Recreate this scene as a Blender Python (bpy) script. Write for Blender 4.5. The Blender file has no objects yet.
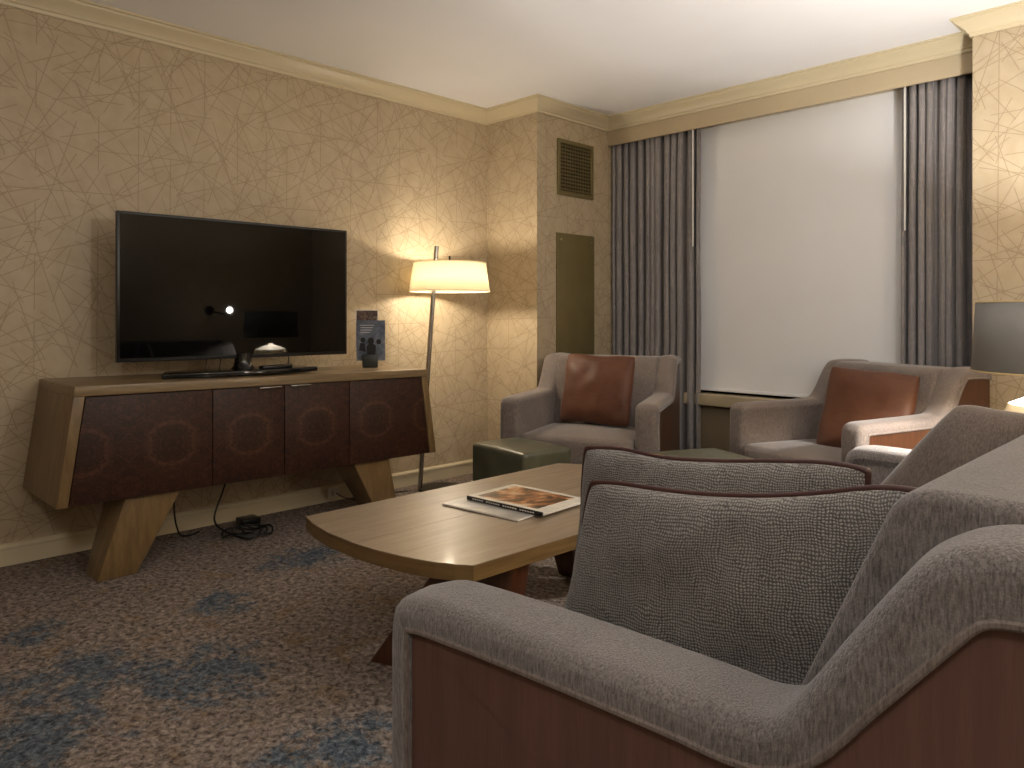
import bpy, bmesh, math, random
from mathutils import Vector, Matrix, noise as mnoise
C = bpy.context.scene
COL = C.collection
PI = math.pi
R = math.radians

# ------------------------------------------------------------ camera
cam = bpy.data.cameras.new('camera'); camo = bpy.data.objects.new('camera', cam); COL.objects.link(camo)
camo.location = (3.919, 0, 1.10); camo.rotation_euler = (R(90), 0, R(45))
cam.sensor_width = 36; cam.lens = 745 / 1024 * 36; cam.shift_y = -67 / 1024; cam.clip_start = 0.05
C.camera = camo
# ------------------------------------------------------------ world, exposure
w = bpy.data.worlds.new('world'); C.world = w; w.use_nodes = True
w.node_tree.nodes['Background'].inputs[0].default_value = (0.012, 0.014, 0.02, 1)
w.node_tree.nodes['Background'].inputs[1].default_value = 1.0
C.view_settings.view_transform = 'Standard'; C.view_settings.look = 'None'
C.view_settings.gamma = 1; C.view_settings.use_curve_mapping = False
C.view_settings.exposure = 0.45
C.cycles.max_bounces = 8; C.cycles.diffuse_bounces = 5; C.cycles.use_denoising = True
C.cycles.sample_clamp_indirect = 4

P_TORCH = 46     # uplight behind the sofa
P_SCONCE = 8   # bare globe on the right wall
P_FLOOR = 20     # floor lamp in the corner
P_TABLE = 122     # table lamp by the sofa
P_FILL = 36      # added fill on the ceiling behind the camera

def lamp(name, loc, power, col=(1, .80, .55), rad=0.05, parent=None):
    l = bpy.data.lights.new(name, 'POINT'); l.energy = power; l.color = col; l.shadow_soft_size = rad
    o = bpy.data.objects.new(name, l); COL.objects.link(o); o.location = loc; l.specular_factor = .5
    if parent: o.parent = parent
    return o

# ------------------------------------------------------------ helpers
def thing(name, label, cat, loc=(0, 0, 0), rotz=0, group=None):
    o = bpy.data.objects.new(name, None); COL.objects.link(o); o.empty_display_size = .1
    o.location = loc; o.rotation_euler = (0, 0, rotz)
    return tag(o, label, cat, group)
def tag(o, label, cat, group=None):
    o['label'] = label; o['category'] = cat
    if group: o['group'] = group
    return o
def finish(name, bm, m, parent=None, bevel=0, seg=3, angle=35, smooth=True, sub=0):
    me = bpy.data.meshes.new(name)
    bmesh.ops.recalc_face_normals(bm, faces=bm.faces)
    bm.to_mesh(me); bm.free()
    if smooth:
        for p in me.polygons: p.use_smooth = True
        me.set_sharp_from_angle(angle=R(angle))
    o = bpy.data.objects.new(name, me); COL.objects.link(o)
    me.materials.append(m)
    if bevel:
        b = o.modifiers.new('bevel', 'BEVEL'); b.width = bevel; b.segments = seg; b.limit_method = 'ANGLE'; b.angle_limit = R(30); b.harden_normals = False
        for p in me.polygons: p.use_smooth = True
        me.set_sharp_from_angle(angle=R(180))
    if sub:
        s = o.modifiers.new('sub', 'SUBSURF'); s.levels = s.render_levels = sub
    if parent: o.parent = parent
    return o
obj = finish
def struct(name, bm, m, **k):
    o = finish(name, bm, m, **k)
    if not k.get('parent'): o['kind'] = 'structure'
    return o
def B(): return bmesh.new()
def box(bm, x0, y0, z0, x1, y1, z1, rot=None, org=None):
    vs = [bm.verts.new((x, y, z)) for x in (x0, x1) for y in (y0, y1) for z in (z0, z1)]
    for f in ((0, 1, 3, 2), (4, 6, 7, 5), (0, 4, 5, 1), (2, 3, 7, 6), (0, 2, 6, 4), (1, 5, 7, 3)):
        bm.faces.new([vs[i] for i in f])
    return vs
def prism(bm, pts, axis, a, b, xf=None):
    """polygon pts in the two other axes extruded on axis from a to b"""
    def P(p, t):
        v = {'x': (t, p[0], p[1]), 'y': (p[0], t, p[1]), 'z': (p[0], p[1], t)}[axis]
        return xf(Vector(v)) if xf else v
    A = [bm.verts.new(P(p, a)) for p in pts]; Bv = [bm.verts.new(P(p, b)) for p in pts]
    bm.faces.new(A); bm.faces.new(Bv[::-1]); n = len(pts)
    for i in range(n): bm.faces.new((A[i], A[(i+1) % n], Bv[(i+1) % n], Bv[i]))
def tube(bm, pts, r, n=10, cap=True, r2=None):
    pts = [Vector(p) for p in pts]; rings = []; up = None
    for i, p in enumerate(pts):
        t = (pts[min(i+1, len(pts)-1)] - pts[max(i-1, 0)]).normalized()
        if up is None:
            up = t.orthogonal().normalized()
        up = (up - t * up.dot(t)).normalized(); s = t.cross(up)
        rr = r if r2 is None else r + (r2 - r) * i / (len(pts) - 1)
        rings.append([bm.verts.new(p + (up * math.cos(2*PI*k/n) + s * math.sin(2*PI*k/n)) * rr) for k in range(n)])
    for a, b in zip(rings, rings[1:]):
        for k in range(n): bm.faces.new((a[k], a[(k+1) % n], b[(k+1) % n], b[k]))
    if cap: bm.faces.new(rings[0][::-1]); bm.faces.new(rings[-1])
def lathe(bm, prof, cx=0, cy=0, n=40, closed=False):
    rings = []
    for r, z in prof:
        rings.append([bm.verts.new((cx + max(r, 1e-4) * math.cos(2*PI*k/n), cy + max(r, 1e-4) * math.sin(2*PI*k/n), z)) for k in range(n)])
    prs = list(zip(rings, rings[1:])) + ([(rings[-1], rings[0])] if closed else [])
    for a, b in prs:
        for k in range(n): bm.faces.new((a[k], a[(k+1) % n], b[(k+1) % n], b[k]))
    if not closed:
        if prof[0][0] < 1e-3: bmesh.ops.remove_doubles(bm, verts=rings[0], dist=1e-3)
        if prof[-1][0] < 1e-3: bmesh.ops.remove_doubles(bm, verts=rings[-1], dist=1e-3)
def catmull(pts, per=6):
    out = []; n = len(pts)
    for i in range(n - 1):
        p0 = pts[max(i-1, 0)]; p1 = pts[i]; p2 = pts[i+1]; p3 = pts[min(i+2, n-1)]
        for k in range(per):
            t = k / per
            out.append(tuple(.5 * (2*b + (c-a)*t + (2*a-5*b+4*c-d)*t*t + (3*b-a-3*c+d)*t**3) for a, b, c, d in zip(p0, p1, p2, p3)))
    out.append(tuple(pts[-1])); return out
def copy_tree(o, parent=None):
    c = o.copy(); COL.objects.link(c); c.parent = parent
    for ch in [x for x in C.objects if x.parent == o]: copy_tree(ch, c)
    return c

# ------------------------------------------------------------ materials
def srgb(h):
    v = [int(h[i:i+2], 16) / 255 for i in (0, 2, 4)]
    return tuple((c / 12.92 if c <= .04045 else ((c + .055) / 1.055) ** 2.4) for c in v) + (1,)
class NT:
    def __init__(s, name):
        s.m = bpy.data.materials.new(name); s.m.use_nodes = True; s.t = s.m.node_tree; s.p = s.t.nodes['Principled BSDF']
    def n(s, typ, **k):
        nd = s.t.nodes.new(typ)
        for a, b in k.items():
            if a.startswith('i_'):
                key = a[2:]; key = int(key) if key.isdigit() else key.replace('_', ' ')
                nd.inputs[key].default_value = b
            else: setattr(nd, a, b)
        return nd
    def l(s, a, b): s.t.links.new(a, b)
    def coord(s, scale=(1, 1, 1), rot=(0, 0, 0), out='Object'):
        tc = s.n('ShaderNodeTexCoord'); mp = s.n('ShaderNodeMapping'); mp.inputs['Scale'].default_value = scale; mp.inputs['Rotation'].default_value = rot
        s.l(tc.outputs[out], mp.inputs[0]); return mp.outputs[0]
    def noise(s, v, scale, detail=3, rough=.55, dist=0):
        nd = s.n('ShaderNodeTexNoise'); s.l(v, nd.inputs['Vector']); nd.inputs['Scale'].default_value = scale; nd.inputs['Detail'].default_value = detail
        nd.inputs['Roughness'].default_value = rough; nd.inputs['Distortion'].default_value = dist; return nd.outputs[0]
    def ramp(s, f, stops, interp='LINEAR'):
        nd = s.n('ShaderNodeValToRGB'); s.l(f, nd.inputs[0]); cr = nd.color_ramp; cr.interpolation = interp
        while len(cr.elements) < len(stops): cr.elements.new(.5)
        for e, (p, c) in zip(cr.elements, stops): e.position = p; e.color = c if len(c) == 4 else tuple(c) + (1,)
        return nd.outputs[0]
    def math(s, op, a, b=None, c=None):
        nd = s.n('ShaderNodeMath', operation=op)
        for i, v in enumerate((a, b, c)):
            if v is None: continue
            if isinstance(v, (int, float)): nd.inputs[i].default_value = v
            else: s.l(v, nd.inputs[i])
        return nd.outputs[0]
    def mix(s, f, a, b, bt='MIX'):
        nd = s.n('ShaderNodeMix', data_type='RGBA', blend_type=bt)
        for sk, v in ((nd.inputs[0], f), (nd.inputs[6], a), (nd.inputs[7], b)):
            if isinstance(v, (int, float, tuple)): sk.default_value = v
            else: s.l(v, sk)
        return nd.outputs[2]
    def bump(s, h, strength=.3, dist=.01):
        nd = s.n('ShaderNodeBump'); s.l(h, nd.inputs['Height']); nd.inputs['Strength'].default_value = strength; nd.inputs['Distance'].default_value = dist
        s.l(nd.outputs[0], s.p.inputs['Normal'])
    def done(s, col=None, rough=.5, metal=0, sheen=0, spec=None, coat=0):
        if col is not None:
            if isinstance(col, tuple): s.p.inputs['Base Color'].default_value = col
            else: s.l(col, s.p.inputs['Base Color'])
        s.p.inputs['Roughness'].default_value = rough; s.p.inputs['Metallic'].default_value = metal
        if sheen: s.p.inputs['Sheen Weight'].default_value = sheen; s.p.inputs['Sheen Roughness'].default_value = .4
        if spec is not None: s.p.inputs['Specular IOR Level'].default_value = spec
        if coat: s.p.inputs['Coat Weight'].default_value = coat; s.p.inputs['Coat Roughness'].default_value = .1
        return s.m
def simple(name, h, rough=.5, metal=0, var=.06, **k):
    t = NT(name); c = srgb(h); v = t.coord(); nz = t.noise(v, 9, 4)
    d = tuple(x * (1 - var) for x in c[:3]) + (1,); e = tuple(min(1, x * (1 + var)) for x in c[:3]) + (1,)
    return t.done(t.ramp(nz, [(.3, d), (.7, e)]), rough, metal, **k)

def m_wallpaper():
    t = NT('wallpaper'); tc = t.n('ShaderNodeTexCoord').outputs['Object']
    # fold x and y into one running coordinate so vertical walls in both directions carry the same print
    sp = t.n('ShaderNodeSeparateXYZ'); t.l(tc, sp.inputs[0])
    a = t.math('ADD', sp.outputs[0], sp.outputs[1])
    cb = t.n('ShaderNodeCombineXYZ'); t.l(a, cb.inputs[0]); t.l(sp.outputs[2], cb.inputs[1])
    lines = None; rnd = random.Random(11)
    for k in range(14):      # straight strokes at random angles that start and stop
        th = PI * (k + rnd.uniform(-.35, .35)) / 14
        pr = t.math('ADD', t.math('MULTIPLY', a, math.cos(th)), t.math('MULTIPLY', sp.outputs[2], math.sin(th)))
        vo = t.n('ShaderNodeTexVoronoi', voronoi_dimensions='1D', feature='DISTANCE_TO_EDGE'); sc = rnd.uniform(4.4, 6.6)
        t.l(t.math('ADD', pr, k * 3.7), vo.inputs['W']); vo.inputs['Scale'].default_value = sc
        g = t.math('LESS_THAN', vo.outputs['Distance'], .0017 * sc)
        mp = t.n('ShaderNodeMapping'); t.l(cb.outputs[0], mp.inputs[0]); mp.inputs['Location'].default_value = (k*5.1, k*2.3, 0)
        nn = t.n('ShaderNodeTexNoise', noise_dimensions='2D'); t.l(mp.outputs[0], nn.inputs['Vector']); nn.inputs['Scale'].default_value = 3.4; nn.inputs['Detail'].default_value = 0
        g = t.math('MULTIPLY', g, t.math('GREATER_THAN', nn.outputs[0], .45))
        lines = g if lines is None else t.math('MAXIMUM', lines, g)
    nz = t.noise(tc, 14, 3)
    base = t.ramp(nz, [(.3, srgb('AF9E82')), (.7, srgb('B8A88D'))])
    col = t.mix(t.math('MULTIPLY', lines, .55), base, srgb('7C6A4E'))
    t.bump(t.math('MULTIPLY', lines, -1), .25, .002)
    return t.done(col, .5, spec=.35)
def m_paint(name, h, rough=.6, bump=.0):
    t = NT(name); v = t.coord(); nz = t.noise(v, 60, 4)
    c = srgb(h); col = t.ramp(t.noise(v, 2.5, 3), [(.3, tuple(x*.97 for x in c[:3])+(1,)), (.7, c)])
    if bump: t.bump(nz, bump, .004)
    return t.done(col, rough)
def m_carpet():
    t = NT('carpet'); v = t.coord(); vs = t.coord((1, 1.0, 1))
    fine = t.noise(v, 120, 3, .6); mid = t.noise(v, 50, 4, .7, .5); big = t.noise(v, 1.3, 4, .62)
    base = t.ramp(mid, [(.34, srgb('4A413B')), (.46, srgb('7E7167')), (.58, srgb('9F9187')), (.70, srgb('BDAE9F'))])
    blue = t.ramp(mid, [(.34, srgb('34393E')), (.5, srgb('5A646D')), (.70, srgb('878F96'))])
    warm = t.ramp(mid, [(.3, srgb('55442F')), (.5, srgb('8C7458')), (.75, srgb('AC9474'))])
    # woven islands of blue: ragged-edged patches where the big noise is high and in the drawn field
    sp = t.n('ShaderNodeSeparateXYZ'); t.l(v, sp.inputs[0])
    def blob(x, y, rx, ry):
        dx = t.math('DIVIDE', t.math('SUBTRACT', sp.outputs[0], x), rx); dy = t.math('DIVIDE', t.math('SUBTRACT', sp.outputs[1], y), ry)
        return t.math('SUBTRACT', 1.0, t.math('ADD', t.math('MULTIPLY', dx, dx), t.math('MULTIPLY', dy, dy)))
    f = None
    for b in ((1.38, .66, .22, .26), (1.62, .95, .26, .20), (1.66, .48, .20, .22), (.92, .66, .10, .12), (1.10, 1.22, .14, .12), (2.25, 1.02, .14, .2), (.85, 1.75, .16, .25), (2.2, 2.9, .4, .2)):
        g = blob(*b); f = g if f is None else t.math('MAXIMUM', f, g)
    f = t.math('MAXIMUM', f, -1.2)
    n2 = t.noise(v, 9, 6, .85)
    k = t.math('ADD', t.math('MULTIPLY', f, .11), n2)
    mask = t.ramp(k, [(.50, (0, 0, 0, 1)), (.60, (1, 1, 1, 1))])
    n3 = t.noise(t.coord((1, 1, 1), (0, 0, 1)), 6, 5, .7)
    mask2 = t.ramp(n3, [(.56, (0, 0, 0, 1)), (.64, (.7, .7, .7, 1))])
    col = t.mix(mask2, base, warm); col = t.mix(mask, col, blue)
    col = t.mix(.35, col, t.ramp(fine, [(.3, (.35, .35, .35, 1)), (.7, (1, 1, 1, 1))]), 'MULTIPLY')
    h = t.math('ADD', t.math('MULTIPLY', mid, .8), t.math('MULTIPLY', fine, .5))
    t.bump(h, 1.0, .014)
    return t.done(col, .95, spec=.1)
def m_wood(name, dark, light, grain=(14, 1.2, 14), rough=.38, coat=.15, detail=4, scale=3.0):
    t = NT(name); v = t.coord(grain); a = t.noise(v, scale, detail, .6, .35)
    b = t.noise(t.coord(tuple(g * 4 for g in grain)), scale * 1.5, 3, .5)
    col = t.ramp(a, [(.28, srgb(dark)), (.72, srgb(light))])
    col = t.mix(.18, col, t.ramp(b, [(.35, (.45, .42, .4, 1)), (.6, (1, 1, 1, 1))]), 'MULTIPLY')
    t.bump(b, .05, .002)
    return t.done(col, rough, coat=coat)
def m_burl():
    t = NT('burl_walnut'); tc = t.n('ShaderNodeTexCoord').outputs['Object']
    sp = t.n('ShaderNodeSeparateXYZ'); t.l(tc, sp.inputs[0])
    fy = t.math('PINGPONG', t.math('ADD', sp.outputs[1], .16), .1775)       # book-matched veneer: mirrored leaf by leaf
    fz = t.math('PINGPONG', t.math('ADD', sp.outputs[2], -.55), .30)
    cb = t.n('ShaderNodeCombineXYZ'); t.l(fy, cb.inputs[0]); t.l(fz, cb.inputs[1])
    a = t.noise(cb.outputs[0], 22, 6, .7, 3.0)
    dy = t.math('MULTIPLY', t.math('SUBTRACT', fy, .0), 1.0); dz = fz
    r = t.math('SQRT', t.math('ADD', t.math('MULTIPLY', dy, dy), t.math('MULTIPLY', dz, dz)))
    rr = t.math('ADD', r, t.math('MULTIPLY', a, .05))
    ring = t.ramp(rr, [(.098, (0, 0, 0, 1)), (.116, (1, 1, 1, 1)), (.130, (.8, .8, .8, 1)), (.148, (0, 0, 0, 1))])
    col = t.ramp(a, [(.32, srgb('1C0F0A')), (.5, srgb('301B12')), (.62, srgb('452819')), (.75, srgb('573621'))])
    spot = t.ramp(t.noise(cb.outputs[0], 38, 4, .6, 1.0), [(.42, (0, 0, 0, 1)), (.62, (1, 1, 1, 1))])
    col = t.mix(t.math('MULTIPLY', t.math('MULTIPLY', ring, spot), .32), col, srgb('7A4F35'))
    return t.done(col, .5, spec=.3)
def m_chenille(name, dark, light, sx=1.0, bumpS=.8, sheen=.35):
    t = NT(name); v = t.coord((170, 170, 30)); a = t.noise(v, 1.9, 4, .65, .3)
    f = t.noise(t.coord((1, 1, 1)), 260, 2); big = t.noise(t.coord(), 5, 4, .6, .8)
    m = t.math('ADD', t.math('MULTIPLY', a, .8), t.math('MULTIPLY', big, .2))
    col = t.ramp(m, [(.34, srgb(dark)), (.62, srgb(light))])
    t.bump(t.math('ADD', a, t.math('MULTIPLY', f, .5)), bumpS, .004)
    return t.done(col, .9, sheen=sheen, spec=.15)
def m_weave(name, dark, mid, light):
    t = NT(name); tc = t.n('ShaderNodeTexCoord').outputs['Object']
    d = t.n('ShaderNodeTexNoise'); t.l(tc, d.inputs['Vector']); d.inputs['Scale'].default_value = 18
    mp = t.mix(.02, tc, d.outputs[1])
    def wav(dirn, sc):
        wv = t.n('ShaderNodeTexWave', wave_type='BANDS', bands_direction=dirn); t.l(mp, wv.inputs['Vector']); wv.inputs['Scale'].default_value = sc
        wv.inputs['Distortion'].default_value = 3.2; wv.inputs['Detail'].default_value = 2; wv.inputs['Detail Scale'].default_value = 2.5; return wv.outputs['Fac' if 'Fac' in wv.outputs else 1]
    a = wav('X', 70); b = wav('Z', 70)
    h = t.math('MULTIPLY', t.math('POWER', a, .7), t.math('POWER', b, .7))
    hn = t.math('ADD', t.math('MULTIPLY', h, .75), t.math('MULTIPLY', t.noise(tc, 30, 4), .35))
    col = t.ramp(hn, [(.12, srgb(dark)), (.42, srgb(mid)), (.85, srgb(light))])
    t.bump(h, .55, .003)
    return t.done(col, .62, sheen=.3, spec=.4)
def m_curtain():
    t = NT('curtain_cloth'); tc = t.n('ShaderNodeTexCoord').outputs['Object']
    nz = t.n('ShaderNodeTexNoise'); t.l(tc, nz.inputs['Vector']); nz.inputs['Scale'].default_value = 6
    vv = t.mix(.12, tc, nz.outputs[1])
    vo = t.n('ShaderNodeTexVoronoi', feature='DISTANCE_TO_EDGE'); t.l(vv, vo.inputs['Vector']); vo.inputs['Scale'].default_value = 9
    g = t.ramp(vo.outputs['Distance'], [(.02, (1, 1, 1, 1)), (.06, (0, 0, 0, 1))])
    base = t.ramp(t.noise(t.coord((120, 120, 3)), 2, 3), [(.3, srgb('726D6C')), (.7, srgb('8E8887'))])
    return t.done(t.mix(t.math('MULTIPLY', g, .28), base, srgb('9C9290')), .65, sheen=.35)
def m_silk():
    t = NT('rust_silk'); v = t.coord((1, 1, 1)); a = t.noise(t.coord((6, 6, 90)), 3, 3); b = t.noise(v, 7, 3, .5, 1)
    col = t.ramp(t.math('ADD', t.math('MULTIPLY', a, .4), t.math('MULTIPLY', b, .6)), [(.3, srgb('4E2E1F')), (.7, srgb('66402C'))])
    t.bump(a, .12, .002)
    return t.done(col, .5, sheen=.2, spec=.3)
def m_leather():
    t = NT('green_leather'); v = t.coord(); a = t.noise(v, 130, 3); b = t.noise(v, 4, 4, .6, 1)
    t.bump(t.math('ADD', a, t.math('MULTIPLY', b, 3)), .14, .003)
    return t.done(t.ramp(b, [(.3, srgb('4C4B3B')), (.7, srgb('62614F'))]), .36)
def m_shade(name, h, trans=.5, rough=.8):
    t = NT(name); n = t.t; nt = n.nodes; c = srgb(h)
    wv = t.noise(t.coord((4, 4, 160)), 3, 2)
    col = t.ramp(wv, [(.3, tuple(x*.93 for x in c[:3])+(1,)), (.7, c)])
    d = t.n('ShaderNodeBsdfDiffuse'); tr = t.n('ShaderNodeBsdfTranslucent'); mx = t.n('ShaderNodeMixShader'); mx.inputs[0].default_value = trans
    t.l(col, d.inputs[0]); t.l(col, tr.inputs[0]); t.l(d.outputs[0], mx.inputs[1]); t.l(tr.outputs[0], mx.inputs[2])
    t.l(mx.outputs[0], nt['Material Output'].inputs[0]); nt.remove(t.p); return t.m
def m_emit(name, col, s):
    t = NT(name); t.p.inputs['Base Color'].default_value = (.9, .9, .9, 1)
    nz = t.noise(t.coord(), 3, 1); c = t.ramp(nz, [(0, col), (1, col)])
    t.l(c, t.p.inputs['Emission Color']); t.p.inputs['Emission Strength'].default_value = s; return t.m
def m_cover(name, stops, sc=14, rough=.3):
    t = NT(name); a = t.noise(t.coord((1, 1, 1)), sc, 3, .55, 1.2)
    return t.done(t.ramp(a, stops), rough)

M = dict(
    wall=m_wallpaper(), ceil=m_paint('ceiling_paint', 'F2F2F4', .8, .2), trim=m_paint('cream_trim', 'CCBFA0', .38), trim2=m_paint('valance_paint', 'B8A88A', .45),
    carpet=m_carpet(), oak=m_wood('oak', '6B583C', '8C7655', (14, 1.0, 14)), oakv=m_wood('oak_upright', '634E30', '846A45', (10, 10, 1.5)),
    table=m_wood('table_veneer', '806F5A', '9C8A74', (16, 1.1, 16), .36, .1), tabledge=m_wood('table_edge', '5F4829', '84683E', (1.2, 1.2, 24), .4), burl=m_burl(),
    mahog=m_wood('mahogany', '3A2013', '55301D', (26, 26, 1.3), .3, .25), mahogs=m_wood('sofa_panel', '5A4038', '6A4C42', (21, 21, 1.1), .45, .0),
    fab=m_chenille('sofa_chenille', '524D4B', '88817D'), fabc=m_chenille('armchair_chenille', '5D544F', '877C75', bumpS=.25), pip=m_chenille('piping_grey', '5A504B', '857A73', bumpS=.4),
    velvet=m_chenille('velvet_cushion', '564D48', '776C65', bumpS=.25, sheen=.5), weave=m_weave('woven_pillow', '3B3835', '67635E', '918D87'), redpip=simple('dark_red_piping', '3A1A14', .5),
    silk=m_silk(), leather=m_leather(), curtain=m_curtain(), blind=m_paint('roller_blind', 'EAEAEA', .7, .05), white=simple('white_rod', 'DDD9D0', .35),
    black=simple('black_plastic', '0C0C0D', .32), gloss=simple('black_glass', '050506', .06, var=.02), screen=simple('tv_screen', '030303', .02, var=.02, spec=.22), dark=simple('dark_rubber', '0A0A0A', .5),
    chrome=simple('brushed_steel', 'B8B4AE', .25, 1), bronze=simple('dark_bronze', '2B2622', .35, .8), brass=simple('olive_bronze', '70643F', .5, .2), screw=simple('screw_head', 'BDB59A', .3, 1),
    shade=m_shade('linen_shade', 'F6EED8', .5), grey=simple('grey_shade', '7D7A75', .75), gold=simple('gold_lining', 'C9B07A', .5), ceramic=simple('white_ceramic', 'E8E2D6', .2),
    darkgap=simple('dark_recess', '15130F', .8), glass=simple('night_glass', '0A0D12', .05), duct=simple('duct_black', '1B1812', .6), page=simple('paper', 'D9D4CB', .6),
    bulb=m_emit('warm_bulb', (1, .82, .58, 1), 14), star=m_emit('globe_bulb', (1, .86, .66, 1), 260), outlet=simple('outlet_white', 'D8D2C4', .4))

# ------------------------------------------------------------ ROOM
XR, YB, ZC, YW = 4.75, -2.0, 2.57, 4.65
CX, CY = .493, 3.664      # column in the far corner
RX, RY = 2.928, 4.20      # wall return right of the window
b = B(); box(b, -.1, YB-.1, -.1, XR+.1, YW+.2, 0); struct('floor', b, M['carpet'], smooth=False)
b = B(); box(b, -.1, YB-.1, ZC, XR+.1, YW+.2, ZC+.1); struct('ceiling', b, M['ceil'], smooth=False)
b = B(); box(b, -.12, YB-.1, 0, 0, CY, ZC); struct('wall_left', b, M['wall'], smooth=False)
b = B(); box(b, -.12, CY, 0, CX, YW+.1, ZC); struct('wall_column', b, M['wall'], smooth=False)
b = B(); box(b, XR, YB-.1, 0, XR+.12, RY, ZC); struct('wall_right', b, M['wall'], smooth=False)
b = B(); box(b, -.12, YB-.12, 0, XR+.12, YB, ZC); struct('wall_back', b, M['wall'], smooth=False)
b = B(); box(b, RX, RY, 0, XR+.12, YW+.1, ZC); struct('wall_window_right', b, M['wall'], smooth=False)
# window wall: below the sill and above the head; opening z .62 - 2.30
b = B(); box(b, CX, YW, 0, RX, YW+.1, .50); box(b, CX, YW, 2.40, RX, YW+.1, ZC); struct('wall_window', b, M['trim2'], smooth=False)
# window frame and night glass behind the blind
b = B()
for x0, x1 in ((CX, CX+.06), (1.70, 1.76), (RX-.06, RX)): box(b, x0, YW+.01, .50, x1, YW+.07, 2.40)
for z0, z1 in ((.50, .58), (2.34, 2.40)): box(b, CX, YW+.01, z0, RX, YW+.07, z1)
wf = struct('window_1', b, M['bronze'], bevel=.004)
b = B(); box(b, CX+.06, YW+.035, .58, RX-.06, YW+.045, 2.34); obj('pane', b, M['glass'], wf, smooth=False)
# ledge over the heating cover below the window
b = B(); box(b, CX, 4.50, .50, RX, YW, .575); struct('trim_1', b, M['trim2'], bevel=.004)
b = B(); box(b, CX, 4.56, .02, RX, YW, .50); struct('trim_2', b, m_paint('heater_cover', '7C6D54', .6), smooth=False)

CR = [(0, -.09), (.010, -.09), (.012, -.075), (.020, -.070), (.024, -.060), (.045, -.040), (.066, -.022), (.070, -.012), (.080, -.010), (.080, 0), (0, 0)]
def crown(bm, a, c, nrm, ma, mb, prof=CR, z0=ZC):
    """moulding from a to c along a wall, out towards nrm; ma, mb = +1 to lengthen with projection, -1 to shorten (mitres)"""
    a = Vector(a); c = Vector(c); d = (c - a).normalized(); n = Vector(nrm)
    A = [bm.verts.new((*(a + n * p - d * p * ma), z0 + q)) for p, q in prof]
    Cc = [bm.verts.new((*(c + n * p + d * p * mb), z0 + q)) for p, q in prof]
    k = len(prof)
    bm.faces.new(A); bm.faces.new(Cc[::-1])
    for i in range(k): bm.faces.new((A[i], A[(i+1) % k], Cc[(i+1) % k], Cc[i]))
VY = 4.43                 # face of the valance board over the curtains
for i, (a, c, n, ma, mb) in enumerate((
        ((0, YB), (0, CY), (1, 0), 0, -1), ((0, CY), (CX, CY), (0, -1), -1, 1), ((CX, CY), (CX, VY), (1, 0), 1, -1),
        ((CX, VY), (RX, VY), (0, -1), -1, -1), ((RX, RY), (RX, VY), (-1, 0), 1, -1), ((RX, RY), (XR, RY), (0, -1), 1, -1), ((XR, YB), (XR, RY), (-1, 0), 0, -1))):
    b = B(); crown(b, a, c, n, ma, mb); struct('trim_%d' % (3 + i), b, M['trim'], angle=25)
# valance board
b = B(); box(b, CX, VY, 2.372, RX, VY+.02, ZC); struct('trim_10', b, M['trim2'], bevel=.002)
b = B(); box(b, CX, VY+.02, 2.42, RX, YW, 2.45); struct('trim_11', b, M['trim2'], smooth=False)
BP = [(0, 0), (.014, 0), (.014, .072), (.020, .076), (.020, .086), (.012, .094), (0, .096)]
for nm, a, c, n, ma, mb in (('left', (0, YB), (0, CY), (1, 0), 0, -1), ('column_front', (0, CY), (CX, CY), (0, -1), -1, 1), ('column_side', (CX, CY), (CX, 4.5), (1, 0), 1, 0),
        ('window_right', (RX, RY), (XR, RY), (0, -1), 1, -1), ('right', (XR, YB), (XR, RY), (-1, 0), 0, -1)):
    b = B(); crown(b, a, c, n, ma, mb, BP, 0); struct('baseboard_' + nm, b, M['trim'], angle=25)

# ------------------------------------------------------------ air grille and access panel on the column
g = thing('air_vent', 'bronze air return grille set high on the column beside the curtain', 'vent', (CX, 4.058, 2.145))
b = B()
hw, hh = .195, .195
for y0, z0, y1, z1 in ((-hw, -hh, hw, -hh+.03), (-hw, hh-.03, hw, hh), (-hw, -hh+.03, -hw+.03, hh-.03), (hw-.03, -hh+.03, hw, hh-.03)): box(b, 0, y0, z0, .014, y1, z1)
obj('frame', b, M['brass'], g, bevel=.003)
b = B(); box(b, .001, -hw+.03, -hh+.03, .003, hw-.03, hh-.03); obj('backing', b, M['duct'], g, smooth=False)
b = B()
for i in range(13):
    z = -hh + .045 + i * .025
    prism(b, [(.003, z-.006), (.005, z-.007), (.013, z+.004), (.011, z+.005)], 'y', -hw+.03, hw-.03)
for i in range(11):
    y = -hw + .055 + i * .028; box(b, .003, y-.0012, -hh+.03, .009, y+.0012, hh-.03)
obj('slats', b, M['brass'], g, smooth=False)
g = thing('access_panel', 'tall flat olive metal access panel screwed to the column below the air grille', 'panel', (CX, 4.06, 1.2))
b = B(); box(b, 0, -.205, -.52, .012, .205, .485); obj('plate', b, M['brass'], g, bevel=.003)
for y in (-.165, .165):
    for z in (.44, -.47):
        b = B(); lathe(b, [(0, 0), (.009, 0), (.008, .004), (0, .005)], n=14)
        o = obj('screw', b, M['screw'], g); o.rotation_euler = (0, R(90), 0); o.location = (.012, y, z)

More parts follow.
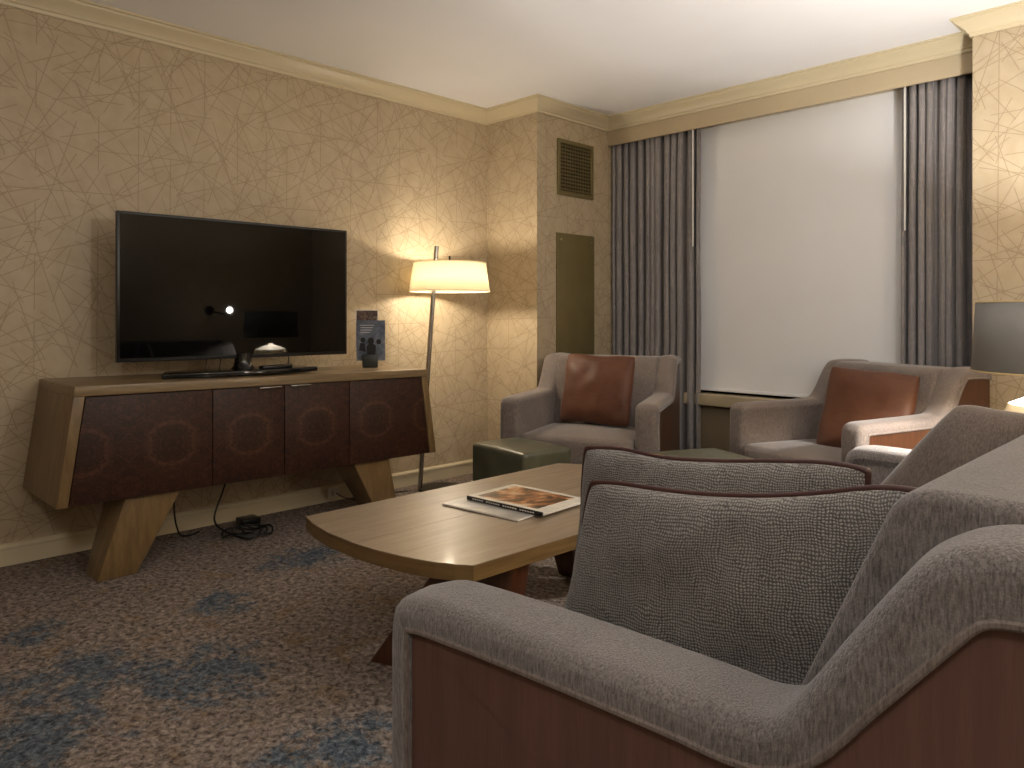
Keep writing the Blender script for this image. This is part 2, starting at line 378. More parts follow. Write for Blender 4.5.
# ------------------------------------------------------------ blind, curtains, wands
g = thing('roller_blind', 'pale grey roller blind drawn down over the whole window', 'blind', (1.71, 4.59, .6))
b = B(); box(b, -1.16, -.001, 0.012, 1.16, .001, 1.80); obj('cloth', b, M['blind'], g, smooth=False)
b = B(); box(b, -1.16, -.008, -.006, 1.16, .008, .014); obj('bottom_bar', b, M['blind'], g, bevel=.003)
b = B(); tube(b, [(-1.17, .025, 1.80), (1.17, .025, 1.80)], .024, 16); obj('roller_tube', b, M['white'], g)
def curtain(x0, x1, label, folds, seed, yc=4.505):
    rnd = random.Random(seed); g = thing('curtain', label, 'curtain', ((x0+x1)/2, yc, .02), 0, None)
    n = folds * 14; nz = 26; b = B(); grid = []
    wts = [rnd.uniform(.55, 1.5) for _ in range(folds)]; tot = sum(wts); cum = [0]
    for v in wts: cum.append(cum[-1] + v / tot)
    amps = [rnd.uniform(.6, 1.1) for _ in range(folds)]
    for j in range(nz + 1):
        z = 2.41 * j / nz; row = []
        for i in range(n + 1):
            f = i / n * folds; k = min(int(f), folds-1); t = f - k
            x = (x0 - x1)/2 + (x1 - x0) * (cum[k] + (cum[k+1]-cum[k]) * t)
            a = .044 * amps[k] * (1 - .15 * z / 2.4)
            y = a * math.cos(2*PI*t) * -1 + .006 * mnoise.noise(Vector((x*9, z*1.2, seed)))
            x += .010 * math.sin(4*PI*t) + .007 * mnoise.noise(Vector((x*3, z*1.5, seed+5)))
            x = min(max(x, (x0-x1)/2), (x1-x0)/2)
            row.append(b.verts.new((x, y, z)))
        grid.append(row)
    for a, c in zip(grid, grid[1:]):
        for i in range(n): b.faces.new((a[i], a[i+1], c[i+1], c[i]))
    o = obj('cloth', b, M['curtain'], g, angle=180); s = o.modifiers.new('thick', 'SOLIDIFY'); s.thickness = .003
    return g
curtain(CX+.02, 1.235, 'gathered grey curtain left of the window beside the column', 12, 3)
curtain(2.515, RX-.015, 'gathered grey curtain right of the window by the lit wall', 8, 9)
for x, lab in ((1.203, 'thin white draw wand hanging at the inner edge of the left curtain'), (2.539, 'thin white draw wand hanging at the inner edge of the right curtain')):
    g = thing('curtain_wand', lab, 'curtain wand', (x, 4.458, 1.58))
    b = B(); tube(b, [(0, 0, 0), (0, 0, .80)], .0055, 8); obj('rod', b, M['white'], g)
    b = B(); tube(b, [(0, 0, .80), (0, .012, .835), (0, .02, .85)], .004, 8); obj('hook', b, M['chrome'], g)

# ------------------------------------------------------------ console
CZ0, CZ1 = .33, .812
con = thing('media_console', 'wide wooden media console with flared sides and dark burl doors under the television', 'console', (0, 1.768, 0), R(0))
fx = .57
zl = lambda y: .0085 * -(y) / .9
yt0, yt1, yb0, yb1 = .872-1.768, 2.662-1.768, .806-1.768, 2.730-1.768
_prism = prism
def prism(bm, pts, ax, a, c): _prism(bm, [(p[0], p[1] + (zl(p[0]) if p[1] > .3 else 0)) for p in pts], ax, a, c)
b = B(); prism(b, [(yt0, CZ1), (yt1, CZ1), (yt1+.005, CZ1-.042), (yt0-.005, CZ1-.042)], 'x', .02, fx); obj('top', b, M['oak'], con, bevel=.003)
tx = .042
b = B(); prism(b, [(yt0-.005, CZ1-.042), (yb0, CZ0), (yb0+tx, CZ0), (yt0-.005+tx, CZ1-.042)], 'x', .02, fx); obj('side_panel', b, M['oakv'], con, bevel=.003)
b = B(); prism(b, [(yt1+.005, CZ1-.042), (yb1, CZ0), (yb1-tx, CZ0), (yt1+.005-tx, CZ1-.042)], 'x', .02, fx); obj('side_panel', b, M['oakv'], con, bevel=.003)
b = B(); box(b, .02, yb0+tx, CZ0+.004, fx-.03, yb1-tx, CZ0+.03); obj('bottom_panel', b, M['mahog'], con, smooth=False)
b = B(); prism(b, [(yt0+tx, CZ1-.045), (yt1-tx, CZ1-.045), (yb1-tx, CZ0+.03), (yb0+tx, CZ0+.03)], 'x', .02, .032); obj('back_panel', b, M['mahog'], con, smooth=False)
# four doors with mirrored burl
zt, zb = CZ1-.046, CZ0+.001
def lerp(a, c, t): return a + (c - a) * t
tL, tR, bL, bR = yt0-.005+tx+.002, yt1+.005-tx-.002, yb0+tx+.002, yb1-tx-.002
seams = [1.431-1.768, 1.785-1.768, 2.153-1.768]
edges_t = [tL] + seams + [tR]; edges_b = [bL] + seams + [bR]
for i in range(4):
    b = B(); gp = .0018
    prism(b, [(edges_t[i]+gp, zt), (edges_t[i+1]-gp, zt), (edges_b[i+1]-gp, zb), (edges_b[i]+gp, zb)], 'x', fx-.024, fx-.004)
    d = obj('door', b, M['burl'], con, bevel=.0012, seg=2)
    if i in (1, 2):
        y0 = (1.650 if i == 1 else 1.812) - 1.768
        b = B(); box(b, fx-.004, y0, zt-.006, fx+.012, y0+.112, zt-.0005); obj('handle', b, M['chrome'], d, bevel=.001)
prism = _prism
# splayed block feet
def foot(s, y_in_top, y_out_top, y_out_bot, y_in_bot):
    b = B()
    for xa in (0,):
        A = [(.30, y_out_top, CZ0+.003), (fx-.03, y_out_top, CZ0+.003), (fx-.03, y_in_top, CZ0+.003), (.30, y_in_top, CZ0+.003)]
        mid = lerp(y_in_top, y_in_bot, .38)
        Z = [(.36, y_out_bot, 0), (fx-.045, y_out_bot, 0), (fx-.045, y_in_bot, 0), (.36, y_in_bot, 0)]
        va = [b.verts.new(p) for p in A]; vz = [b.verts.new(p) for p in Z]
        b.faces.new(va[::-1]); b.faces.new(vz)
        for i in range(4): b.faces.new((va[i], va[(i+1) % 4], vz[(i+1) % 4], vz[i]))
    return obj('foot', b, M['oakv'], con, bevel=.004)
foot(-1, 1.30-1.768, 1.07-1.768, .965-1.768, 1.12-1.768)
foot(1, 2.19-1.768, 2.42-1.768, 2.50-1.768, 2.37-1.768)

# ------------------------------------------------------------ television
tv = thing('television', 'large flat black television standing on the wooden media console', 'television', (.30, 1.705, CZ1+.006), R(-2.2))
W2, zb_, zt_ = .588, .075, .765
b = B(); box(b, -.030, -W2, zb_, 0, W2, zt_); obj('housing', b, M['black'], tv, bevel=.004)
b = B(); box(b, -.065, -.36, zb_+.05, -.030, .36, zt_-.22); obj('rear_cover', b, M['black'], tv, bevel=.01)
b = B(); box(b, -.001, -W2+.012, zb_+.018, .0015, W2-.012, zt_-.012); obj('screen', b, M['screen'], tv, smooth=False)
st = B(); prism(st, [(-.06, -.36), (.14, -.44), (.185, -.22), (.19, .12), (.13, .34), (-.08, .30)], 'z', 0, .024); obj('stand_base', st, M['gloss'], tv, bevel=.005)
b = B(); lathe(b, [(.0, .024), (.058, .024), (.048, .034), (.042, .06), (.04, .10), (0, .10)], -.012, .0, 24); obj('stand_neck', b, M['gloss'], tv)
for y, z in ((-.19, .0), (-.12, 0), (.24, 0)):
    b = B(); tube(b, catmull([(-.01, y, .13), (-.012, y+.006, .06), (.0, y-.004, .035), (-.01, y, .012)], 4), .0028, 6); obj('cable', b, M['dark'], tv)
r_ = thing('remote_control', 'slim black remote control lying on the television stand base', 'remote control', (.43, 1.81, CZ1+.0305), R(4))
b = B(); box(b, -.022, -.085, 0, .022, .085, .016); obj('shell', b, M['black'], r_, bevel=.006)
b = B()
for i in range(6):
    for j in range(3): box(b, -.014+j*.011, -.07+i*.02, .0155, -.007+j*.011, -.060+i*.02, .0175)
obj('buttons', b, M['duct'], r_, smooth=False)

# ------------------------------------------------------------ cards in a holder
def picture_card(nm, lab, loc, w_, h_, mat, rz, tilt, border, extra=None):
    g = thing(nm, lab, 'card', loc, rz); g.rotation_euler = (0, tilt, rz)
    b = B(); box(b, 0, -w_/2, 0, .0015, w_/2, h_); obj('sheet', b, border, g, smooth=False)
    b = B(); box(b, .0015, -w_/2+.005, .005, .0022, w_/2-.005, h_-.005); obj('picture', b, mat, g, smooth=False)
    if extra: extra(g)
    return g
mA = m_cover('card_dark_photo', [(.3, srgb('1C1516')), (.5, srgb('54403C')), (.62, srgb('7A6A4A')), (.75, srgb('96828A'))], 30)
mB = m_cover('card_blue_photo', [(.3, srgb('3D4654')), (.5, srgb('5D6573')), (.7, srgb('868894'))], 12)
picture_card('photo_card', 'small dark photo card standing behind the blue grey card on the console', (.232, 2.486, CZ1+.095), .13, .235, mA, R(-38), 0, M['page'])
def people(g):
    b = B()
    for y, z, r in ((.0, .115, .017), (-.045, .12, .013), (.045, .11, .013)):
        pts = [(y + r*1.1*math.cos(a), z + r*1.2*math.sin(a)) for a in [k*PI/8 for k in range(16)]]
        prism(b, pts, 'x', .0022, .003)
    prism(b, [(-.022, .03), (.026, .03), (.030, .085), (.014, .10), (-.012, .10), (-.026, .08)], 'x', .0022, .003)
    prism(b, [(-.068, .06), (-.028, .05), (-.034, .10), (-.060, .105)], 'x', .0022, .003)
    obj('figures', b, M['black'], g, smooth=False)
    b = B()
    for k in range(4): box(b, .0022, -.06, .205-k*.014, .0028, .02-.008*k, .208-k*.014)
    obj('lettering', b, M['page'], g, smooth=False)
picture_card('photo_card', 'blue grey photo card standing upright in a small dark holder on the console', (.262, 2.492, CZ1+.0335), .165, .235, mB, R(-38), 0, mB, people)
h_ = thing('card_holder', 'small dark block holding the two photo cards on the console', 'holder', (.262, 2.492, CZ1-.005), R(-38))
b = B(); box(b, .004, -.047, 0, .028, .04, .075); obj('front_block', b, simple('dark_green_holder', '1E241C', .4), h_, bevel=.003)
b = B(); box(b, -.032, -.047, 0, -.002, .04, .030); obj('rear_block', b, M['black'], h_, bevel=.003)
b = B(); box(b, -.02, -.04, .0, .004, .035, .036); obj('slot', b, M['black'], h_, smooth=False)

# ------------------------------------------------------------ cables and adapter on the floor
rnd = random.Random(5)
def cable(name, lab, pts, r=.0042):
    b = B(); tube(b, catmull(pts, 8), r, 8); return tag(obj(name, b, M['dark']), lab, 'cable')
loop = []
for k in range(30):
    a = k * .62; rr = .085 + .018 * math.sin(k*1.3)
    loop.append((.33 + rr*.9*math.cos(a), 1.66 + rr*1.1*math.sin(a) + .004*k, .012 + .02*abs(math.sin(k*.9))))
cable('power_cable', 'coiled black cable lying on the carpet under the media console', [(.13, 1.72, .326), (.15, 1.66, .2), (.2, 1.6, .06)] + loop, .005)
cable('signal_cable', 'thin black cable hanging from the underside of the console', [(.16, 1.42, .326), (.17, 1.41, .15), (.16, 1.44, .03), (.14, 1.50, .008), (.10, 1.56, .006)])
b = B(); box(b, .08, 1.76, 0.0, .17, 1.86, .036); tag(obj('power_adapter', b, M['black'], bevel=.006), 'small black power adapter in the cable tangle under the console', 'adapter')
o_ = thing('wall_outlet', 'white wall outlet with a plug low on the wall behind the console', 'outlet', (0.02, 2.39, .055))
b = B(); box(b, 0, -.04, -.03, .006, .04, .03); obj('cover_plate', b, M['outlet'], o_, bevel=.002)
b = B(); box(b, .006, -.015, -.015, .034, .015, .012); obj('plug', b, M['outlet'], o_, bevel=.003)
cable('lamp_cord', 'thin black cord running along the carpet from the outlet to the floor lamp', [(.056, 2.39, .055), (.10, 2.42, .03), (.12, 2.52, .006), (.10, 2.70, .006), (.14, 2.85, .006)], .003)

# ------------------------------------------------------------ floor lamp
fl = thing('floor_lamp', 'slim floor lamp with leaning steel pole and cream drum shade in the corner', 'floor lamp', (.268, 2.985, 0))
b = B(); lathe(b, [(0, 0), (.150, 0), (.150, .008), (.144, .014), (0, .016)], -.03, .06, 40); obj('base', b, M['bronze'], fl)
PB, PT = Vector((-.10, -.06, .014)), Vector((.012, -.015, 1.545))
b = B(); tube(b, [PB, PT], .015, 12); obj('pole', b, M['chrome'], fl)
sx, sy = .055, .055
b = B(); tube(b, [PT - Vector((0, 0, .12)), (sx, sy, 1.42)], .006, 8); tube(b, [(sx, sy, 1.36), (sx, sy, 1.485)], .006, 8); obj('arm', b, M['bronze'], fl)
b = B(); lathe(b, [(.228, 1.438), (.254, 1.262)], sx, sy, 64)
shd = obj('lamp_shade', b, M['shade'], fl, angle=180); s = shd.modifiers.new('t', 'SOLIDIFY'); s.thickness = .002
b = B()
for r0, z0 in ((.228, 1.438), (.254, 1.262)): tube(b, [(sx + r0*math.cos(a), sy + r0*math.sin(a), z0) for a in [k*2*PI/48 for k in range(49)]], .004, 6, False)
obj('rim', b, M['shade'], shd)
b = B(); lathe(b, [(0, 1.335), (.012, 1.34), (.017, 1.355), (.012, 1.372), (.007, 1.38), (0, 1.38)], sx, sy, 20); obj('bulb', b, M['bulb'], fl)
lamp('floor_lamp_light', (sx, sy, 1.355), P_FLOOR, (1, .85, .66), .032, fl)

# ------------------------------------------------------------ coffee table
TZ = .42
ct = thing('coffee_table', 'low wooden coffee table with a curved end in front of the sofa', 'coffee table', (2.02, 1.95, 0))
def arcpts(p0, p1, bulge, n=18):
    out = []
    for k in range(n+1):
        t = k / n; out.append((p0[0]+(p1[0]-p0[0])*t, p0[1]+(p1[1]-p0[1])*t + bulge*4*t*(1-t)))
    return out
near = [(1.625, 1.300), (1.72, 1.272), (1.849, 1.252), (2.008, 1.250), (2.10, 1.259), (2.178, 1.273), (2.25, 1.291), (2.306, 1.311), (2.36, 1.339), (2.402, 1.368)]; far = arcpts((2.43, 2.60), (1.62, 2.60), .15)
poly = [(x-2.02, y-1.95) for x, y in near + far]
b = B(); prism(b, poly, 'z', TZ-.003, TZ); obj('veneer_top', b, M['table'], ct, smooth=False)
b = B(); prism(b, poly, 'z', TZ-.046, TZ-.003); obj('tabletop', b, M['tabledge'], ct, smooth=False)
b = B(); box(b, -.0255, -.74, TZ-.0004, -.0235, .76, TZ+.0004); obj('inlay_seam', b, M['mahog'], ct, smooth=False)
def pleg(top, bot):
    b = B(); va = [b.verts.new((x-2.02, y-1.95, TZ-.046)) for x, y in ((top[0], top[2]), (top[1], top[2]), (top[1], top[3]), (top[0], top[3]))]
    vz = [b.verts.new((x-2.02, y-1.95, 0)) for x, y in ((bot[0], bot[2]), (bot[1], bot[2]), (bot[1], bot[3]), (bot[0], bot[3]))]
    b.faces.new(va[::-1]); b.faces.new(vz)
    for i in range(4): b.faces.new((va[i], va[(i+1) % 4], vz[(i+1) % 4], vz[i]))
    obj('leg', b, M['mahog'], ct, bevel=.003)
b = B(); va = [b.verts.new((x-2.02, y-1.95, TZ-.046)) for x, y in ((2.14, 1.50), (2.395, 1.535), (2.395, 1.60), (2.14, 1.57))]
vz = [b.verts.new((x-2.02, y-1.95, 0)) for x, y in ((1.915, 1.36), (2.34, 1.52), (2.34, 1.585), (1.915, 1.44))]
b.faces.new(va[::-1]); b.faces.new(vz)
for i in range(4): b.faces.new((va[i], va[(i+1) % 4], vz[(i+1) % 4], vz[i]))
obj('leg', b, M['mahog'], ct, bevel=.003)
pleg((2.16, 2.39, 2.30, 2.37), (1.96, 2.10, 2.40, 2.48))
pleg((1.70, 1.86, 1.75, 1.82), (1.82, 1.92, 1.84, 1.90)); pleg((1.70, 1.86, 2.36, 2.43), (1.80, 1.90, 2.40, 2.46))

mg = thing('magazine', 'thin pale magazine lying under the glossy book on the coffee table', 'magazine', (2.00, 1.865, TZ+.0015), R(6))
b = B(); box(b, -.175, -.125, 0, .175, .125, .005); obj('pages', b, M['page'], mg, bevel=.0015)
b = B(); box(b, -.174, -.124, .0048, .174, .124, .0062); obj('cover', b, m_cover('pale_cover', [(.3, srgb('8C8880')), (.7, srgb('C5C0B8'))], 9), mg, smooth=False)
bk = thing('book', 'glossy magazine with an orange picture cover and black spine on the coffee table', 'book', (2.035, 1.96, TZ+.009), R(2.5))
bk.rotation_euler = (0, 0, R(3))
b = B(); box(b, -.178, -.122, .001, .178, .128, .012); obj('pages', b, M['page'], bk, bevel=.001)
b = B(); box(b, -.180, -.130, 0, .180, -.122, .014); obj('spine', b, M['black'], bk, bevel=.001)
b = B()
for k in range(26):
    if k % 7 != 5: box(b, -.15+k*.0115, -.1308, .005, -.142+k*.0115, -.1298, .0092)
obj('lettering', b, M['page'], bk, smooth=False)
b = B(); box(b, -.180, -.124, .012, .180, .130, .0136); obj('cover', b, simple('cover_cream', 'DCD6C8', .25), bk, smooth=False)
b = B(); box(b, -.150, -.10, .0136, .135, .108, .0141); obj('cover_picture', b, m_cover('orange_photo', [(.34, srgb('2E2218')), (.46, srgb('6E4A30')), (.52, srgb('A8683C')), (.58, srgb('C9A074')), (.72, srgb('D9CDB4'))], 9), bk, smooth=False)

# ------------------------------------------------------------ upholstered seating
def fillet(path):  # list of (u,z) already dense
    return path
def offset_path(P, t):
    out = []
    for i, p in enumerate(P):
        a = P[max(i-1, 0)]; c = P[min(i+1, len(P)-1)]; dx, dz = c[0]-a[0], c[1]-a[1]; L = math.hypot(dx, dz) or 1
        nx, nz = -dz/L, dx/L        # left of travel = outward when going up the front, then back
        out.append((p[0]-nx*t*1.0, p[1]-nz*t, nx, nz))
    return out
def arm_part(parent, key, wd, side, flare, half, D, fab, panel, pip, t=.058, zb=.09, core_in=.02, wing=0):
    """key: outer profile (u,z). side -1 = low x, +1 = high x. Outer face looks away from the seat."""
    P = catmull(key, 5)
    Q = []
    for p in P:
        if not Q or math.hypot(p[0]-Q[-1][0], p[1]-Q[-1][1]) > .004: Q.append(p)
    def tt(u): q = min(1, max(0, (u-.64)/.2)); return t + wing*q*q*(3-2*q)
    P = Q; off = offset_path(P, 1.0); nrm = [(o[2], o[3]) for o in off]
    r = .034
    cs = [(0.0, t), (0.0, r)] + [(r - r*math.cos(a), r - r*math.sin(a)) for a in [R(18*k) for k in range(1, 5)]] + [(r, 0), (wd*.5, -.004), (wd-r, 0)] + \
         [(wd - r + r*math.sin(a), r - r*math.cos(a)) for a in [R(18*k) for k in range(1, 5)]] + [(wd, r), (wd, t)]
    T0 = t
    def X(v, u, z):   # v measured from the outer face inwards
        x = side * (half - v); 
        return Vector((x - side * flare * u, u, z))
    b = B(); rings = []
    # inner path limited so it never crosses itself in the fillet
    for (u, z), (nx, nz) in zip(P, nrm):
        rings.append([b.verts.new(X(v, u - nx*(tt(u) if d == T0 else d), z - nz*(tt(u) if d == T0 else d))) for v, d in cs])
    for a, c in zip(rings, rings[1:]):
        for k in range(len(cs)-1): b.faces.new((a[k], a[k+1], c[k+1], c[k]))
        b.faces.new((a[-1], a[0], c[0], c[-1]))
    b.faces.new(rings[0]); b.faces.new(rings[-1][::-1])
    inner = [(u - nx*tt(u), z - nz*tt(u)) for (u, z), (nx, nz) in zip(P, nrm)]
    def ring_poly(d, zlow):
        ded = []
        for (u, z), (nx, nz) in zip(P, nrm):
            e = d + (tt(u) - t if d > r else 0); p = (u - nx*e, max(z - nz*e, zlow + .004))
            if not ded or math.hypot(p[0]-ded[-1][0], p[1]-ded[-1][1]) > .003: ded.append(p)
        return ded + [(P[-1][0], zlow), (P[0][0] + d, zlow)]
    prism(b, ring_poly(r, zb), 'x', .05, wd, xf=lambda q: X(q.x, q.y, q.z))
    b.normal_update(); bmesh.ops.triangulate(b, faces=[f for f in b.faces if len(f.verts) > 4])
    o = obj('arm', b, fab, parent, angle=50)
    for p in o.data.polygons:
        if abs(p.normal.x) > .97: p.use_smooth = False
    b = B(); prism(b, ring_poly(t - .004, zb), 'x', core_in*.6, .049, xf=lambda q: X(q.x, q.y, q.z))
    po = obj('wood_panel', b, panel, o, smooth=False)
    b = B(); tube(b, [X(core_in*.6 - .009, u + nx*.004, z + nz*.004) for (u, z), (nx, nz) in list(zip(inner, nrm))[1:-1]], .006, 8); obj('piping', b, pip, o)
    return o
def back_part(parent, prof, x0b, x0f, fab, cushions=1, name='backrest', bev=.02):
    """profile (u,z) extruded across; half width may narrow to the back"""
    b = B(); 
    w = [x0f + (x0b - x0f) * min(1, max(0, p[0])) for p in prof]
    n = len(prof)
    A = [b.verts.new((-wi, p[0], p[1])) for p, wi in zip(prof, w)]; Bv = [b.verts.new((wi, p[0], p[1])) for p, wi in zip(prof, w)]
    b.faces.new(A); b.faces.new(Bv[::-1])
    for i in range(n): b.faces.new((A[i], A[(i+1) % n], Bv[(i+1) % n], Bv[i]))
    return obj(name, b, fab, parent, bevel=bev, seg=4)
def soft_box(name, x0, y0, z0, x1, y1, z1, mat, parent, puff=.012, bev=.03):
    b = B(); box(b, x0, y0, z0, x1, y1, z1)
    bmesh.ops.subdivide_edges(b, edges=b.edges[:], cuts=6, use_grid_fill=True)
    cx_, cy_, cz_ = (x0+x1)/2, (y0+y1)/2, (z0+z1)/2
    for v in b.verts:
        fx_ = 1 - abs((v.co.x-cx_)/((x1-x0)/2))**3; fy_ = 1 - abs((v.co.y-cy_)/((y1-y0)/2))**3; fz_ = 1 - abs((v.co.z-cz_)/((z1-z0)/2))**3
        if v.co.z > z1-1e-4: v.co.z += puff*fx_*fy_
        if v.co.y < y0+1e-4: v.co.y -= puff*.6*fx_*fz_
    return obj(name, b, mat, parent, bevel=bev, seg=4)

# ---- sofa (local +y = towards its back; turned so it faces the television wall)
SL = 2.205
sofa = thing('sofa', 'long grey brown chenille sofa with wood panelled arms in the foreground', 'sofa', (2.829, .770 + SL/2, 0), R(-90))
# local x = -world y ... ; near arm (towards the camera) is local +x
key = [(0, .09), (0, .25), (0, .45), (.001, .55), (.013, .595), (.05, .616), (.13, .622), (.35, .620), (.55, .614), (.64, .610), (.690, .632), (.745, .712), (.80, .792), (.840, .842), (.885, .866), (.95, .872), (1.06, .868)]
for s in (1, -1):
    arm_part(sofa, key, .155, s, .10, SL/2, 1.06, M['fab'], M['mahogs'], M['pip'], wing=.02)
prof = [(.60, .30), (.645, .585), (.768, .872), (.80, .892), (1.03, .888), (1.055, .86), (1.055, .09), (.62, .09)]
back_part(sofa, prof, SL/2-.155-.10+.02, SL/2-.155+.0, M['fab'], bev=.022)
b = B(); box(b, -SL/2+.15, .05, .09, SL/2-.15, .64, .26); obj('base', b, M['fab'], sofa, bevel=.012)
for a, c in ((-SL/2+.16, -.005), (.005, SL/2-.16)):
    soft_box('seat_cushion', a, .02, .265, c, .66, .425, M['fab'], sofa, .012, .025)
for x in (-SL/2+.1, SL/2-.2):
    for y in (.08, .85):
        b = B(); box(b, x, y, 0, x+.06, y+.06, .10); obj('leg', b, M['mahog'], sofa, bevel=.004)

# ---- pillows
def pillow(name, label, size, thick, mat, pipmat, loc, rot, cat='pillow', group=None, seed=1, pinch=.05, sag=.0, pr=.005, wr=.004, shear=0, taper=0, corner=.035):
    wd, ht = size; g = thing(name, label, cat, loc, 0, group); g.rotation_euler = rot
    n = 26; b = B(); V = [{}, {}]
    def outline(u, v):   # u,v in -1..1 ; corners pulled to points, sides bowed in
        x = u * wd/2 * (1 - pinch * (1 - v*v) * abs(u)**3); z = v * ht/2 * (1 - pinch * (1 - u*u) * abs(v)**3)
        z -= sag * (1 - u*u) * max(0, v)
        e = Vector((x*7, z*7, seed*3.1)); x += wr*mnoise.noise(e)*(abs(u)**4); z += wr*1.6*mnoise.noise(e + Vector((9, 0, 0)))*(abs(v)**4)
        c6 = abs(u*v)**5; x *= 1 - corner*c6; z *= 1 - corner*c6*wd/ht
        x = x * (1 - taper * z / (ht/2)) + shear * z
        return x, z
    for s in (0, 1):
        for i in range(n+1):
            for j in range(n+1):
                u, v = math.sin((i/n-.5)*PI), math.sin((j/n-.5)*PI)
                edge = i in (0, n) or j in (0, n)
                if s and edge: V[1][i, j] = V[0][i, j]; continue
                x, z = outline(u, v)
                h = ((1-u*u)*(1-v*v))**.42 * thick/2
                h += wr * 2.2 * mnoise.noise(Vector((x*11, z*11, seed + s*5))) * (1-u**4)*(1-v**4) 
                h += wr * 1.5 * math.sin(9*math.atan2(v, u)+seed) * max(0, (u*u+v*v-.7)) * (1-u**8)*(1-v**8)
                V[s][i, j] = b.verts.new((x, (h if s else -h) if not edge else 0, z))
    for s in (0, 1):
        for i in range(n):
            for j in range(n): b.faces.new((V[s][i, j], V[s][i+1, j], V[s][i+1, j+1], V[s][i, j+1]))
    rim = [V[0][i, 0].co.copy() for i in range(n)] + [V[0][n, j].co.copy() for j in range(n)] + [V[0][i, n].co.copy() for i in range(n, 0, -1)] + [V[0][0, j].co.copy() for j in range(n, 0, -1)]
    obj('pillow_cover', b, mat, g, angle=180)
    if pipmat:
        b = B(); tube(b, rim + [rim[0]], pr, 8, False); obj('piping', b, pipmat, g, angle=180)
    return g
GP = None
pillow('throw_pillow', 'woven grey pillow with dark red piping, nearest one on the sofa by the arm', (.58, .46), .15, M['weave'], M['redpip'], (3.28, 1.075, .603), (R(-7), R(-7), R(2)), seed=2, sag=.012, shear=.31, pr=.0065, wr=.007)
pillow('throw_pillow', 'woven grey pillow with dark red piping standing behind the nearest sofa pillow', (.60, .44), .14, M['weave'], M['redpip'], (3.15, 1.28, .615), (R(-5), R(-3), R(3)), seed=6, shear=.12, sag=.004, pr=.0065, wr=.007)

# velvet block cushion leaning on the sofa back
pillow('throw_pillow', 'plain brown grey velvet pillow leaning on the sofa back beyond the woven pillows', (.29, .48), .16, M['velvet'], None, (3.375, 2.02, .655), (R(-4), R(5), R(4)), seed=4, shear=.42, taper=.36, pinch=.02, corner=.08, wr=.003)

# ---- armchairs
def make_chair(label):
    W, D = .94, .85
    g = thing('armchair', label, 'armchair', (0, 0, 0), 0, None)
    k = [(0, .05), (0, .25), (0, .45), (.001, .57), (.012, .612), (.045, .630), (.15, .634), (.30, .638), (.46, .643), (.515, .652), (.55, .690), (.595, .770), (.625, .818), (.655, .848), (.70, .857), (.77, .857), (.85, .852)]
    for s in (-1, 1): arm_part(g, k, .13, s, .05, W/2, D, M['fabc'], M['mahog'], M['pip'], t=.05, zb=.05)
    prof = [(.48, .25), (.505, .50), (.605, .832), (.635, .852), (.815, .850), (.84, .83), (.84, .05), (.50, .05)]
    back_part(g, prof, W/2-.13-.05+.03, W/2-.13, M['fabc'], bev=.022)
    b = B(); box(b, -W/2+.12, .03, .05, W/2-.12, .53, .25); obj('base', b, M['fabc'], g, bevel=.01)
    soft_box('seat_cushion', -W/2+.135, .0, .255, W/2-.135, .545, .425, M['fabc'], g, .02, .03)
    for x in (-.36, .30):
        for y in (.06, .64):
            b = B(); box(b, x, y, 0, x+.05, y+.05, .06); obj('foot', b, M['mahog'], g, bevel=.003)
    return g
ch1 = make_chair('grey brown armchair in front of the left curtain and column')
ch1.location = (1.223, 3.188, 0); ch1.rotation_euler = (0, 0, R(21))
ch2 = copy_tree(ch1)
ch2['label'] = 'grey brown armchair in front of the window, behind the sofa'
ch2.location = (2.28, 3.545, 0); ch2.rotation_euler = (0, 0, R(-25))
for c in (ch1, ch2): c['group'] = 'matching armchairs by the window'
def chair_pt(ch, x, y, z):
    a = ch.rotation_euler.z; return (ch.location.x + x*math.cos(a) - y*math.sin(a), ch.location.y + x*math.sin(a) + y*math.cos(a), z)
pillow('throw_pillow', 'square rust coloured silk pillow on the armchair beside the column', (.47, .43), .14, M['silk'], None, chair_pt(ch1, .0, .42, .66), (R(-14), 0, R(12)), seed=3, pinch=.03, wr=.006)
pillow('throw_pillow', 'square rust coloured silk pillow on the armchair in front of the window', (.45, .43), .14, M['silk'], None, chair_pt(ch2, .10, .41, .63), (R(-16), R(4), R(-4)), seed=8, pinch=.03, wr=.006)

# ---- ottomans
def ottoman(label, w_, d_, loc, rz):
    g = thing('ottoman', label, 'ottoman', loc, rz)
    soft_box('cushion_top', -w_/2, -d_/2, .06, w_/2, d_/2, .412, M['leather'], g, .012, .022)
    b = B(); box(b, -w_/2+.02, -d_/2+.02, .03, w_/2-.02, d_/2-.02, .07); obj('base', b, M['mahog'], g, bevel=.004)
    for x in (-w_/2+.05, w_/2-.09):
        for y in (-d_/2+.05, d_/2-.09):
            b = B(); box(b, x, y, 0, x+.04, y+.04, .032); obj('foot', b, M['black'], g, smooth=False)
    return g
ottoman('green leather ottoman in front of the armchair beside the column', .46, .33, (1.118, 2.868, 0), R(-7))
ottoman('green leather ottoman in front of the armchair by the window', .66, .46, (2.09, 3.20, 0), R(-25))

